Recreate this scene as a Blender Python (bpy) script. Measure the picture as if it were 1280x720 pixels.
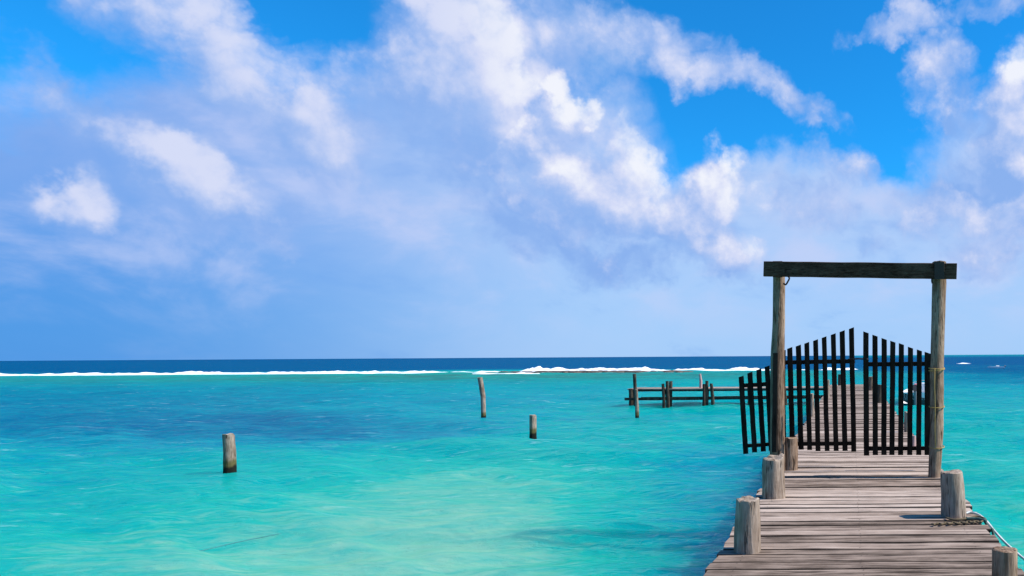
import bpy, bmesh, math, random
import numpy as np
from mathutils import Vector, noise as mnoise

# ------------------------------------------------------------------ camera, sky, sun, exposure
for o in list(bpy.data.objects):
    bpy.data.objects.remove(o, do_unlink=True)
SC = bpy.context.scene
COL = SC.collection
R = math.radians
F, CX, CY, ROLL, CAMZ = 930.0, 1063.0, 444.3, R(0.36), 2.5     # focal length and axis of the (cropped) frame
DECK = 0.9                                                      # deck height over the water

cd = bpy.data.cameras.new('camera')
cam = bpy.data.objects.new('camera', cd)
COL.objects.link(cam)
cam.location = (0, 0, CAMZ)
cam.rotation_mode = 'XYZ'
cam.rotation_euler = (R(90), -ROLL * -1, 0)
cd.sensor_width = 36
cd.lens = F / 1280 * 36
cd.shift_x = (640 - CX) / 1280
cd.shift_y = (CY - 360) / 1280
cd.clip_start = 0.05
cd.clip_end = 60000
SC.camera = cam

SUN_AZ, SUN_EL = R(90), R(46)       # azimuth from the towards-camera direction to the right
SUN = Vector((math.sin(SUN_AZ) * math.cos(SUN_EL), -math.cos(SUN_AZ) * math.cos(SUN_EL), math.sin(SUN_EL)))
ld = bpy.data.lights.new('sun', 'SUN')
ld.energy = 5.0
ld.angle = R(0.55)
ld.color = (1.0, 0.93, 0.86)
lo = bpy.data.objects.new('sun', ld)
COL.objects.link(lo)
lo.rotation_euler = SUN.to_track_quat('Z', 'Y').to_euler()
lo.location = (20, -5, 30)

vs = SC.view_settings
SC.display_settings.display_device = 'sRGB'
vs.view_transform = 'Standard'
vs.look = 'None'
vs.exposure = 0.5
vs.gamma = 1.0
vs.use_curve_mapping = False
SC.cycles.use_denoising = True
SC.cycles.max_bounces = 5
SC.cycles.diffuse_bounces = 2
SC.cycles.glossy_bounces = 2


def uv(px, py):
    u, v = (px - CX) / F, (CY - py) / F
    c, s = math.cos(ROLL), math.sin(ROLL)
    return u * c + v * s, -u * s + v * c


def P(px, py, Z):
    """Point at distance Z along the pier seen at photograph pixel (px, py)."""
    u, v = uv(px, py)
    return Vector((u * Z, Z, CAMZ + v * Z))


def G(px, py, z=0.0):
    """Point of the horizontal plane of height z at photograph pixel (px, py)."""
    u, v = uv(px, py)
    Z = (z - CAMZ) / v
    return Vector((u * Z, Z, z))


class NT:
    """Small node-graph helper."""
    def __init__(self, tree):
        self.t = tree
        self.n = tree.nodes
        self.l = tree.links

    def node(self, kind, **kw):
        n = self.n.new(kind)
        for k, v in kw.items():
            setattr(n, k, v)
        return n

    def put(self, sock, v):
        if v is None:
            return
        if isinstance(v, bpy.types.NodeSocket):
            self.l.new(v, sock)
        else:
            sock.default_value = v

    def math(self, op, a, b=None, c=None, clamp=False):
        n = self.node('ShaderNodeMath', operation=op, use_clamp=clamp)
        self.put(n.inputs[0], a)
        self.put(n.inputs[1], b)
        self.put(n.inputs[2], c)
        return n.outputs[0]

    def vec(self, op, a, b=None, scale=None):
        n = self.node('ShaderNodeVectorMath', operation=op)
        self.put(n.inputs[0], a)
        self.put(n.inputs[1], b)
        if scale is not None:
            self.put(n.inputs['Scale'], scale)
        return n.outputs['Value'] if op in ('LENGTH', 'DOT_PRODUCT', 'DISTANCE') else n.outputs['Vector']

    def noise(self, v, scale, detail=4, rough=0.55, lac=2.0, dist=0.0, out='Fac'):
        n = self.node('ShaderNodeTexNoise')
        self.put(n.inputs['Vector'], v)
        self.put(n.inputs['Scale'], scale)
        self.put(n.inputs['Detail'], detail)
        self.put(n.inputs['Roughness'], rough)
        self.put(n.inputs['Lacunarity'], lac)
        self.put(n.inputs['Distortion'], dist)
        return n.outputs[out]

    def ramp(self, f, a, b, lo=0.0, hi=1.0, smooth=True):
        n = self.node('ShaderNodeMapRange')
        n.interpolation_type = 'SMOOTHSTEP' if smooth else 'LINEAR'
        self.put(n.inputs['Value'], f)
        self.put(n.inputs['From Min'], a)
        self.put(n.inputs['From Max'], b)
        self.put(n.inputs['To Min'], lo)
        self.put(n.inputs['To Max'], hi)
        return n.outputs['Result']

    def mix(self, f, a, b, mode='MIX'):
        n = self.node('ShaderNodeMix', data_type='RGBA', blend_type=mode)
        self.put(n.inputs['Factor'], f)
        self.put(n.inputs['A'], a if isinstance(a, bpy.types.NodeSocket) else (*a, 1))
        self.put(n.inputs['B'], b if isinstance(b, bpy.types.NodeSocket) else (*b, 1))
        for s in n.inputs:
            pass
        return n.outputs['Result']

    def mapping(self, v, loc=(0, 0, 0), rot=(0, 0, 0), sc=(1, 1, 1), kind='POINT'):
        n = self.node('ShaderNodeMapping', vector_type=kind)
        self.put(n.inputs['Vector'], v)
        n.inputs['Location'].default_value = loc
        n.inputs['Rotation'].default_value = rot
        n.inputs['Scale'].default_value = sc
        return n.outputs['Vector']

    def colramp(self, f, stops):
        n = self.node('ShaderNodeValToRGB')
        e = n.color_ramp.elements
        while len(e) < len(stops):
            e.new(0.5)
        for el, (p, c) in zip(e, stops):
            el.position = p
            el.color = (*c, 1)
        self.put(n.inputs['Fac'], f)
        return n.outputs['Color']


def mixsock_fix():
    pass


def lin(r, g, b):
    f = lambda c: (c / 255 / 12.92) if c / 255 <= 0.04045 else ((c / 255 + 0.055) / 1.055) ** 2.4
    return f(r), f(g), f(b)


def azel(px, py):
    u, v = uv(px, py)
    return math.atan(u), math.atan(v / math.sqrt(1 + u * u))


def cloud_field(relief=False):
    """Node group: direction -> (cloud cover, haze bank); relief keeps only the sunlit heaps, for their shading."""
    g = bpy.data.node_groups.new('cloud_relief' if relief else 'cloud_field', 'ShaderNodeTree')
    g.interface.new_socket('Direction', in_out='INPUT', socket_type='NodeSocketVector')
    g.interface.new_socket('Cloud', in_out='OUTPUT', socket_type='NodeSocketFloat')
    g.interface.new_socket('Veil', in_out='OUTPUT', socket_type='NodeSocketFloat')
    T = NT(g)
    gi = T.node('NodeGroupInput').outputs[0]
    go = T.node('NodeGroupOutput')
    w1 = T.vec('SUBTRACT', T.noise(gi, 4.5, 3, 0.55, out='Color'), (0.5, 0.5, 0.5))
    w2 = T.vec('SUBTRACT', T.noise(gi, 15.0, 5, 0.6, out='Color'), (0.5, 0.5, 0.5))
    d = T.vec('ADD', gi, T.vec('ADD', T.vec('SCALE', w1, scale=0.13), T.vec('SCALE', w2, scale=0.075)))
    sep = T.node('ShaderNodeSeparateXYZ')
    T.put(sep.inputs[0], d)
    az = T.math('ARCTAN2', sep.outputs[0], sep.outputs[1])
    el = T.math('ARCSINE', T.math('MAXIMUM', T.math('MINIMUM', sep.outputs[2], 1.0), -1.0))
    cmb = T.node('ShaderNodeCombineXYZ')
    T.put(cmb.inputs[0], az)
    T.put(cmb.inputs[1], el)
    p = cmb.outputs[0]

    def blob(px, py, rx, ry, rot, w):
        a, e = azel(px, py)
        k = 1 / (F * (1 + math.tan(a) ** 2))                 # pixels to radians there
        m = T.mapping(p, (a, e, 0), (0, 0, R(-rot)), (rx * k * 1.08, ry / F / math.sqrt(1 + math.tan(a) ** 2) * 1.0, 1), 'TEXTURE')
        return T.math('MULTIPLY_ADD', T.vec('DOT_PRODUCT', m, m), -w / 2.1, w)

    def total(lst, op):
        s = None
        for b in lst:
            f = blob(*b)
            s = f if s is None else T.math(op, s, f)
        return T.math('MAXIMUM', s, 0.0)
    # heaped clouds: px, py, radius x, radius y, tilt (clockwise positive), weight
    cl = [(150, 15, 75, 45, 25, .84), (230, 35, 120, 72, 30, .98), (285, 88, 115, 78, 36, 1.02), (385, 165, 78, 72, 45, 1.0), (330, 150, 100, 60, 30, .86),
          (505, 35, 66, 88, 60, 1.02), (540, 100, 90, 95, 55, 1.06), (605, 160, 100, 85, 20, .95), (618, 85, 62, 85, 10, .96),
          (215, 236, 92, 52, 28, 1.10), (285, 275, 105, 38, 10, .92), (58, 243, 64, 46, 0, 1.06), (92, 130, 46, 95, -35, .82),
          (682, 95, 28, 50, -30, 1.02), (715, 130, 38, 34, 30, .95), (650, 150, 70, 80, 0, .86),
          (740, 225, 98, 72, 20, 1.08), (825, 262, 105, 60, 10, 1.04), (900, 245, 56, 58, 40, 1.0), (685, 265, 85, 70, 0, .86),
          (775, 322, 62, 32, 0, .84), (905, 320, 46, 34, 0, .84),
          (650, 25, 120, 62, 8, .90), (800, 55, 140, 40, 12, .84), (905, 104, 140, 27, 14, .94), (985, 140, 55, 24, 20, .80),
          (1065, 212, 70, 34, 0, .70), (1150, 25, 90, 20, -8, .92), (1240, 12, 75, 24, -5, .86), (1188, 85, 40, 66, 0, .90), (1268, 130, 50, 56, 0, .98),
          (1195, 230, 95, 56, 0, .88), (1270, 220, 80, 66, 0, .95), (1092, 298, 36, 36, 0, .66), (1245, 295, 65, 46, 0, .76), (1000, 262, 110, 40, 0, .74)]
    if relief:
        cl = [cl[i] for i in (2, 3, 6, 9, 11, 14, 16, 17, 18, 30)]
    S = total(cl, 'MAXIMUM')
    if relief:
        f1 = T.math('SUBTRACT', T.noise(gi, 11.0, 9, 0.58), 0.5)
        f2 = T.math('SUBTRACT', T.noise(gi, 30.0, 6, 0.6), 0.5)
        T.put(go.inputs['Cloud'], T.math('ADD', S, T.math('ADD', T.math('MULTIPLY', f1, 0.95), T.math('MULTIPLY', f2, 0.35))))
        return g
    # a little scattered cloud round the sides and back of the sky
    far = T.ramp(T.math('ABSOLUTE', T.math('ADD', az, 0.37)), 0.75, 1.1, 0.0, 0.75)
    far = T.math('MAXIMUM', far, T.ramp(el, R(32), R(48), 0.0, 0.9))  # unseen overhead cloud, added to make the blue skylight more neutral
    gen = T.math('MULTIPLY', far, T.ramp(T.noise(gi, 3.0, 2, 0.5), 0.45, 0.65))
    S = T.math('MAXIMUM', S, gen)
    f1 = T.math('SUBTRACT', T.noise(gi, 11.0, 9, 0.58), 0.5)
    vor = T.node('ShaderNodeTexVoronoi', feature='SMOOTH_F1', distance='EUCLIDEAN')
    T.put(vor.inputs['Vector'], d)
    vor.inputs['Scale'].default_value = 34.0
    vor.inputs['Smoothness'].default_value = 0.6
    try:
        vor.inputs['Detail'].default_value = 2.0
        vor.inputs['Roughness'].default_value = 0.5
    except Exception:
        pass
    puff = T.math('SUBTRACT', 0.42, vor.outputs['Distance'])
    cloud = T.math('ADD', S, T.math('ADD', T.math('MULTIPLY', f1, 0.95), T.math('MULTIPLY', puff, 0.30)))
    T.put(go.inputs['Cloud'], cloud)
    # the soft veil below: px, py ...
    ve = [(150, 210, 260, 75, 10, .8), (450, 240, 330, 90, 0, .95), (620, 180, 170, 100, 0, .9), (1000, 296, 420, 76, 0, 1.0), (1240, 200, 90, 70, 0, .7),
          (110, 170, 110, 45, -20, .45), (660, 40, 170, 55, 0, .5)]
    V = total(ve, 'MAXIMUM')
    low = T.ramp(el, R(15), R(8), 0.0, 1.0)
    V = T.math('MAXIMUM', V, low)
    V = T.math('ADD', V, T.math('MULTIPLY', f1, 0.7))
    T.put(go.inputs['Veil'], V)
    return g


def build_world():
    w = bpy.data.worlds.new('World')
    SC.world = w
    w.use_nodes = True
    T = NT(w.node_tree)
    T.n.clear()
    out = T.node('ShaderNodeOutputWorld')
    bg = T.node('ShaderNodeBackground')
    bg.inputs['Strength'].default_value = 0.1
    T.l.new(bg.outputs[0], out.inputs[0])
    K = 10.0 / 2 ** vs.exposure
    sky = T.node('ShaderNodeTexSky', sky_type='NISHITA')
    sky.sun_disc = False
    sky.sun_elevation = SUN_EL
    sky.sun_rotation = math.atan2(SUN.x, SUN.y)
    sky.air_density = 1.0
    sky.dust_density = 0.4
    sky.ozone_density = 3.0
    tc = T.node('ShaderNodeTexCoord').outputs['Generated']
    d = T.vec('NORMALIZE', tc)
    blue = T.mix(1.0, sky.outputs[0], (0.085, 0.90, 1.47), 'MULTIPLY')
    grp, rel = cloud_field(), cloud_field(True)

    def field(v, g=grp):
        n = T.node('ShaderNodeGroup')
        n.node_tree = g
        T.put(n.inputs[0], v)
        return n.outputs[0], n.outputs[1]
    c0, v0 = field(d)
    toward = Vector((0.6, 0.0, 0.8))
    r0, _ = field(d, rel)
    r1, _ = field(T.vec('ADD', d, tuple(toward * 0.035)), rel)
    sep = T.node('ShaderNodeSeparateXYZ')
    T.put(sep.inputs[0], d)
    az = T.math('ARCTAN2', sep.outputs[0], sep.outputs[1])
    el = T.math('ARCSINE', sep.outputs[2])
    # veil colour: deeper to the left, paler to the right and higher up
    side = T.ramp(az, -0.85, -0.28)
    veil_lo = T.mix(side, tuple(c * K for c in lin(84, 150, 228)), tuple(c * K for c in lin(170, 205, 250)))
    veil_hi = T.mix(side, tuple(c * K for c in lin(134, 172, 236)), tuple(c * K for c in lin(180, 206, 248)))
    veil = T.mix(T.ramp(el, R(2), R(13)), veil_lo, veil_hi)
    va = T.ramp(v0, 0.10, 0.72, 0.0, 0.95)
    lump = T.noise(T.mapping(d, sc=(1.0, 1.0, 1.9)), 7.0, 7, 0.56, dist=0.3)      # soft lumps and thin rain curtains in the bank
    veil = T.mix(T.math('MULTIPLY', T.ramp(lump, 0.44, 0.68, 0.0, 0.62), T.ramp(el, R(0.5), R(7), 0.15, 1.0)), veil, tuple(c * K for c in lin(204, 212, 246)))
    veil = T.mix(T.ramp(lump, 0.46, 0.30, 0.0, 0.35), veil, tuple(c * K for c in lin(104, 160, 235)))
    col = T.mix(va, blue, veil)
    # heaped clouds, lit from the upper right where the cover thins towards the sun
    ca = T.ramp(c0, T.ramp(az, -0.55, -0.38, 0.20, 0.25), T.ramp(az, -0.55, -0.38, 0.88, 0.80), 0.0, 1.0)
    lit = T.math('MULTIPLY', T.math('SUBTRACT', r0, r1), 1.15)
    lit = T.math('ADD', lit, T.ramp(c0, 0.4, 1.2, 0.30, 0.56))
    lf = T.ramp(lit, 0.05, 1.0)
    lf = T.math('MULTIPLY', lf, T.ramp(az, -0.52, -0.38, 0.72, 1.0))
    ccol = T.colramp(lf, [(0.0, lin(136, 176, 238)), (0.35, lin(178, 199, 243)), (0.7, lin(214, 221, 248)), (1.0, lin(244, 246, 254))])
    ccol = T.mix(1.0, ccol, (K, K, K), 'MULTIPLY')
    col = T.mix(T.math('MULTIPLY', ca, 0.95), col, ccol)
    T.l.new(col, bg.inputs['Color'])
    w.cycles.sampling_method = 'MANUAL'
    w.cycles.sample_map_resolution = 512


build_world()


# ------------------------------------------------------------------ materials
def new_mat(name):
    m = bpy.data.materials.new(name)
    m.use_nodes = True
    T = NT(m.node_tree)
    T.n.clear()
    out = T.node('ShaderNodeOutputMaterial')
    b = T.node('ShaderNodeBsdfPrincipled')
    T.l.new(b.outputs[0], out.inputs[0])
    return m, T, b


def wood(name, dark, mid, light, stretch, rough=0.85, crack=0.5, bump=0.35, tide=None, island=0.35, stain=0.5):
    """Weathered timber: grain drawn out along the axis with the small factor in stretch."""
    m, T, b = new_mat(name)
    co = T.node('ShaderNodeTexCoord').outputs['Object']
    geo = T.node('ShaderNodeNewGeometry')
    rnd = geo.outputs['Random Per Island']
    off = T.node('ShaderNodeCombineXYZ')
    T.put(off.inputs[0], T.math('MULTIPLY', rnd, 37.0))
    T.put(off.inputs[1], T.math('MULTIPLY', rnd, 11.0))
    T.put(off.inputs[2], T.math('MULTIPLY', rnd, 23.0))
    oi = T.node('ShaderNodeObjectInfo').outputs['Random']
    v = T.vec('ADD', T.vec('ADD', T.mapping(co, sc=stretch), off.outputs[0]), T.vec('SCALE', (7.0, 3.0, 5.0), scale=oi))
    g1 = T.noise(v, 9.0, 6, 0.62)
    g2 = T.noise(v, 34.0, 4, 0.6)
    blot = T.noise(T.vec('ADD', co, off.outputs[0]), 3.1, 4, 0.6)
    f = T.math('ADD', T.math('MULTIPLY', g1, 0.55), T.math('MULTIPLY', g2, 0.45))
    f = T.math('ADD', f, T.math('MULTIPLY', T.math('SUBTRACT', blot, 0.5), stain))
    f = T.math('ADD', f, T.math('MULTIPLY', T.math('SUBTRACT', rnd, 0.5), island))
    col = T.colramp(f, [(0.25, dark), (0.47, mid), (0.72, light)])
    ck = T.ramp(T.noise(v, 15.0, 3, 0.5), 0.40, 0.33)
    col = T.mix(T.math('MULTIPLY', ck, crack), col, tuple(c * 0.25 for c in dark))
    if tide:
        z = T.node('ShaderNodeSeparateXYZ')
        T.put(z.inputs[0], geo.outputs['Position'])
        zz = T.math('ADD', z.outputs[2], T.math('MULTIPLY', T.math('SUBTRACT', blot, 0.5), tide * 0.9))
        col = T.mix(T.ramp(zz, tide * 1.5, tide), col, (0.10, 0.085, 0.035))
        col = T.mix(T.ramp(zz, tide * 0.85, tide * 0.55), col, (0.012, 0.013, 0.010))
    T.l.new(col, b.inputs['Base Color'])
    b.inputs['Roughness'].default_value = rough
    b.inputs['Specular IOR Level'].default_value = 0.06
    bp = T.node('ShaderNodeBump')
    bp.inputs['Strength'].default_value = bump
    bp.inputs['Distance'].default_value = 0.02
    T.put(bp.inputs['Height'], T.math('SUBTRACT', f, T.math('MULTIPLY', ck, 0.5)))
    T.l.new(bp.outputs[0], b.inputs['Normal'])
    return m


def plain(name, col, rough=0.6, var=0.25, scale=12.0, spec=0.3):
    m, T, b = new_mat(name)
    co = T.node('ShaderNodeTexCoord').outputs['Object']
    n = T.noise(co, scale, 5, 0.6)
    c = T.mix(n, tuple(x * (1 - var) for x in col), tuple(min(1, x * (1 + var)) for x in col))
    T.l.new(c, b.inputs['Base Color'])
    b.inputs['Roughness'].default_value = rough
    b.inputs['Specular IOR Level'].default_value = spec
    bp = T.node('ShaderNodeBump')
    bp.inputs['Strength'].default_value = 0.2
    bp.inputs['Distance'].default_value = 0.01
    T.put(bp.inputs['Height'], n)
    T.l.new(bp.outputs[0], b.inputs['Normal'])
    return m


M = {}
M['deck'] = wood('weathered_planks', (0.066, 0.047, 0.034), (0.30, 0.226, 0.178), (0.49, 0.39, 0.318), (0.10, 2.2, 2.2), crack=0.8, bump=0.6, island=0.36, stain=0.32)
M['edge'] = wood('shaded_plank_edge', (0.012, 0.009, 0.007), (0.034, 0.026, 0.02), (0.10, 0.08, 0.065), (0.3, 2.2, 2.2))  # shade of the gaps between deck boards, put into the edge colour
M['log'] = wood('weathered_log', (0.06, 0.042, 0.029), (0.20, 0.147, 0.106), (0.40, 0.32, 0.25), (1.6, 1.6, 0.22), crack=0.7, bump=0.7)
M['pole'] = wood('gate_log', (0.05, 0.028, 0.017), (0.16, 0.10, 0.064), (0.37, 0.265, 0.185), (2.0, 2.0, 0.2), crack=0.7, bump=0.7)
M['wet'] = wood('tidal_log', (0.05, 0.034, 0.023), (0.17, 0.125, 0.09), (0.40, 0.325, 0.255), (1.8, 1.8, 0.2), crack=0.85, bump=0.8, tide=0.27)
M['pile'] = wood('pile_timber', (0.012, 0.010, 0.008), (0.036, 0.029, 0.022), (0.10, 0.085, 0.065), (1.6, 1.6, 0.2))
M['black'] = wood('black_stained_timber', (0.005, 0.0032, 0.0024), (0.014, 0.009, 0.0065), (0.034, 0.023, 0.017), (2.0, 2.0, 0.3), rough=0.75, island=0.3)
M['beam'] = wood('dark_beam_timber', (0.015, 0.008, 0.005), (0.050, 0.026, 0.016), (0.12, 0.07, 0.046), (0.2, 2.4, 2.4), rough=0.8, crack=0.6)
M['iron'] = plain('rusty_iron', (0.035, 0.022, 0.016), 0.7)
M['cord'] = plain('yellow_cord', (0.33, 0.22, 0.07), 0.9, 0.4, 40)
M['rope_dark'] = plain('dark_rope_fibre', (0.12, 0.09, 0.05), 0.95, 0.6, 60)
M['rope_green'] = plain('green_rope_fibre', (0.06, 0.10, 0.085), 0.9, 0.4, 60)
M['rope_teal'] = plain('waterlogged_line', (0.04, 0.20, 0.19), 0.9, 0.4, 60)
M['rope_pale'] = plain('pale_rope_fibre', (0.50, 0.52, 0.50), 0.9, 0.3, 60)
M['white'] = plain('white_boat_paint', (0.78, 0.78, 0.76), 0.35, 0.06, 4, 0.5)
M['hullgreen'] = plain('dark_green_boat_paint', (0.012, 0.05, 0.05), 0.4, 0.2, 4, 0.5)
M['red'] = plain('red_cowl_paint', (0.42, 0.10, 0.09), 0.4, 0.15, 6, 0.5)
M['grey'] = plain('grey_fittings', (0.18, 0.19, 0.2), 0.5, 0.2, 6, 0.5)
M['cloth'] = plain('pink_faded_post_paint', (0.42, 0.27, 0.25), 0.9, 0.3, 10)


def water_material():
    m = bpy.data.materials.new('sea_water')
    m.use_nodes = True
    T = NT(m.node_tree)
    T.n.clear()
    out = T.node('ShaderNodeOutputMaterial')
    geo = T.node('ShaderNodeNewGeometry')
    pos = geo.outputs['Position']
    at = T.node('ShaderNodeAttribute', attribute_name='depth')
    gr = T.node('ShaderNodeAttribute', attribute_name='growth')
    sp = T.node('ShaderNodeSeparateXYZ')
    T.put(sp.inputs[0], pos)
    dist = T.math('MAXIMUM', sp.outputs[1], 3.0)
    # patches of the bottom seen through the water
    pv = T.mapping(pos, sc=(0.35, 1.0, 1.0))
    n1 = T.math('SUBTRACT', T.noise(pv, 0.22, 5, 0.6), 0.5)
    n2 = T.math('SUBTRACT', T.noise(pv, 1.1, 4, 0.6), 0.5)
    n3 = T.math('SUBTRACT', T.noise(T.mapping(pos, sc=(0.25, 1, 1)), 0.06, 4, 0.6), 0.5)
    dep = T.math('ADD', at.outputs['Fac'], T.math('ADD', T.math('MULTIPLY', n1, 0.22), T.math('ADD', T.math('MULTIPLY', n2, 0.10), T.math('MULTIPLY', n3, 0.12))))
    n4 = T.math('SUBTRACT', T.noise(T.mapping(pos, rot=(0, 0, R(10)), sc=(0.32, 1.0, 1.0)), 2.3, 4, 0.6, dist=0.7), 0.5)  # light and dark of the ripples, put into the water colour
    dep = T.math('ADD', dep, T.math('MULTIPLY', n4, T.ramp(dist, 12.0, 60.0, 0.42, 0.25)))
    n5 = T.math('SUBTRACT', T.math('ABSOLUTE', T.math('MULTIPLY', T.math('SUBTRACT', T.noise(T.mapping(pos, rot=(0, 0, R(14)), sc=(0.38, 1.0, 1.0)), 3.4, 3, 0.55, dist=0.8), 0.5), 4.0)), 0.35)  # finer ridged ripple lines, their light and dark painted likewise
    dep = T.math('ADD', dep, T.math('MULTIPLY', n5, T.ramp(dist, 10.0, 55.0, -0.15, -0.05)))
    col = T.colramp(dep, [(0.0, (0.16, 0.40, 0.27)), (0.13, (0.085, 0.37, 0.262)), (0.28, (0.007, 0.335, 0.255)), (0.48, (0.0003, 0.28, 0.25)),
                          (0.64, (0.0003, 0.205, 0.255)), (0.80, (0.0003, 0.115, 0.195)), (0.92, (0.0003, 0.078, 0.17)), (1.0, (0.0003, 0.062, 0.168))])
    gf = T.math('MULTIPLY', gr.outputs['Fac'], T.ramp(T.math('ADD', n1, T.math('MULTIPLY', n2, 0.6)), -0.25, 0.2, 0.35, 1.0), clamp=True)
    col = T.mix(gf, col, (0.024, 0.14, 0.125))
    # wave normal: large to small ripples
    wv = T.mapping(pos, rot=(0, 0, R(12)), sc=(0.55, 1.0, 1.0))
    b1 = T.noise(wv, 1.5, 3, 0.55, dist=0.6)
    b2 = T.noise(wv, 5.0, 4, 0.6, dist=0.8)
    h = T.math('ADD', T.math('MULTIPLY', b1, 0.20), T.math('MULTIPLY', b2, 0.055))
    bp = T.node('ShaderNodeBump')
    bp.inputs['Strength'].default_value = 1.0
    bp.inputs['Distance'].default_value = 1.0
    T.put(bp.inputs['Height'], h)
    # flecks of broken crests
    fl = T.noise(T.mapping(pos, rot=(0, 0, R(8)), sc=(0.30, 1.0, 1.0)), 2.6, 6, 0.66, dist=0.5)
    flm = T.noise(pos, 0.16, 2, 0.5)
    ff = T.math('MULTIPLY', T.ramp(fl, 0.58, 0.70), T.ramp(flm, 0.40, 0.62, 0.04, 0.26))
    col = T.mix(ff, col, (0.5, 0.68, 0.68))
    dif = T.node('ShaderNodeBsdfDiffuse')
    T.put(dif.inputs['Color'], col)
    T.put(dif.inputs['Normal'], bp.outputs[0])
    gl = T.node('ShaderNodeBsdfGlossy')
    gl.inputs['Roughness'].default_value = 0.08
    T.put(gl.inputs['Normal'], bp.outputs[0])
    fr = T.node('ShaderNodeFresnel')
    fr.inputs['IOR'].default_value = 1.33
    T.put(fr.inputs['Normal'], bp.outputs[0])
    fac = T.math('MINIMUM', T.math('MULTIPLY', fr.outputs[0], 0.9), T.ramp(dist, 14.0, 90.0, 0.19, 0.035))
    sss = T.node('ShaderNodeSubsurfaceScattering', falloff='BURLEY')      # light spreads inside the water and softens shadows
    T.put(sss.inputs['Color'], col)
    sss.inputs['Scale'].default_value = 1.0
    sss.inputs['Radius'].default_value = (1.5, 3.0, 3.2)
    T.put(sss.inputs['Normal'], bp.outputs[0])
    body = T.node('ShaderNodeMixShader')
    body.inputs[0].default_value = 0.86
    T.l.new(dif.outputs[0], body.inputs[1])
    T.l.new(sss.outputs[0], body.inputs[2])
    mx = T.node('ShaderNodeMixShader')
    T.put(mx.inputs[0], fac)
    T.l.new(body.outputs[0], mx.inputs[1])
    T.l.new(gl.outputs[0], mx.inputs[2])
    T.l.new(mx.outputs[0], out.inputs[0])
    return m


def foam_material():
    m, T, b = new_mat('sea_foam')
    co = T.node('ShaderNodeNewGeometry').outputs['Position']
    n = T.noise(T.mapping(co, sc=(0.6, 1, 2)), 1.6, 6, 0.65)
    c = T.colramp(n, [(0.30, (0.60, 0.74, 0.78)), (0.5, (0.86, 0.90, 0.92)), (0.7, (0.95, 0.96, 0.96))])
    T.l.new(c, b.inputs['Base Color'])
    b.inputs['Roughness'].default_value = 0.9
    b.inputs['Specular IOR Level'].default_value = 0.1
    bp = T.node('ShaderNodeBump')
    bp.inputs['Strength'].default_value = 0.5
    bp.inputs['Distance'].default_value = 0.2
    T.put(bp.inputs['Height'], n)
    T.l.new(bp.outputs[0], b.inputs['Normal'])
    return m


M['water'] = water_material()
M['foam'] = foam_material()
M['rock'] = plain('reef_rock', (0.10, 0.075, 0.06), 0.85, 0.6, 1.2)


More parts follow.
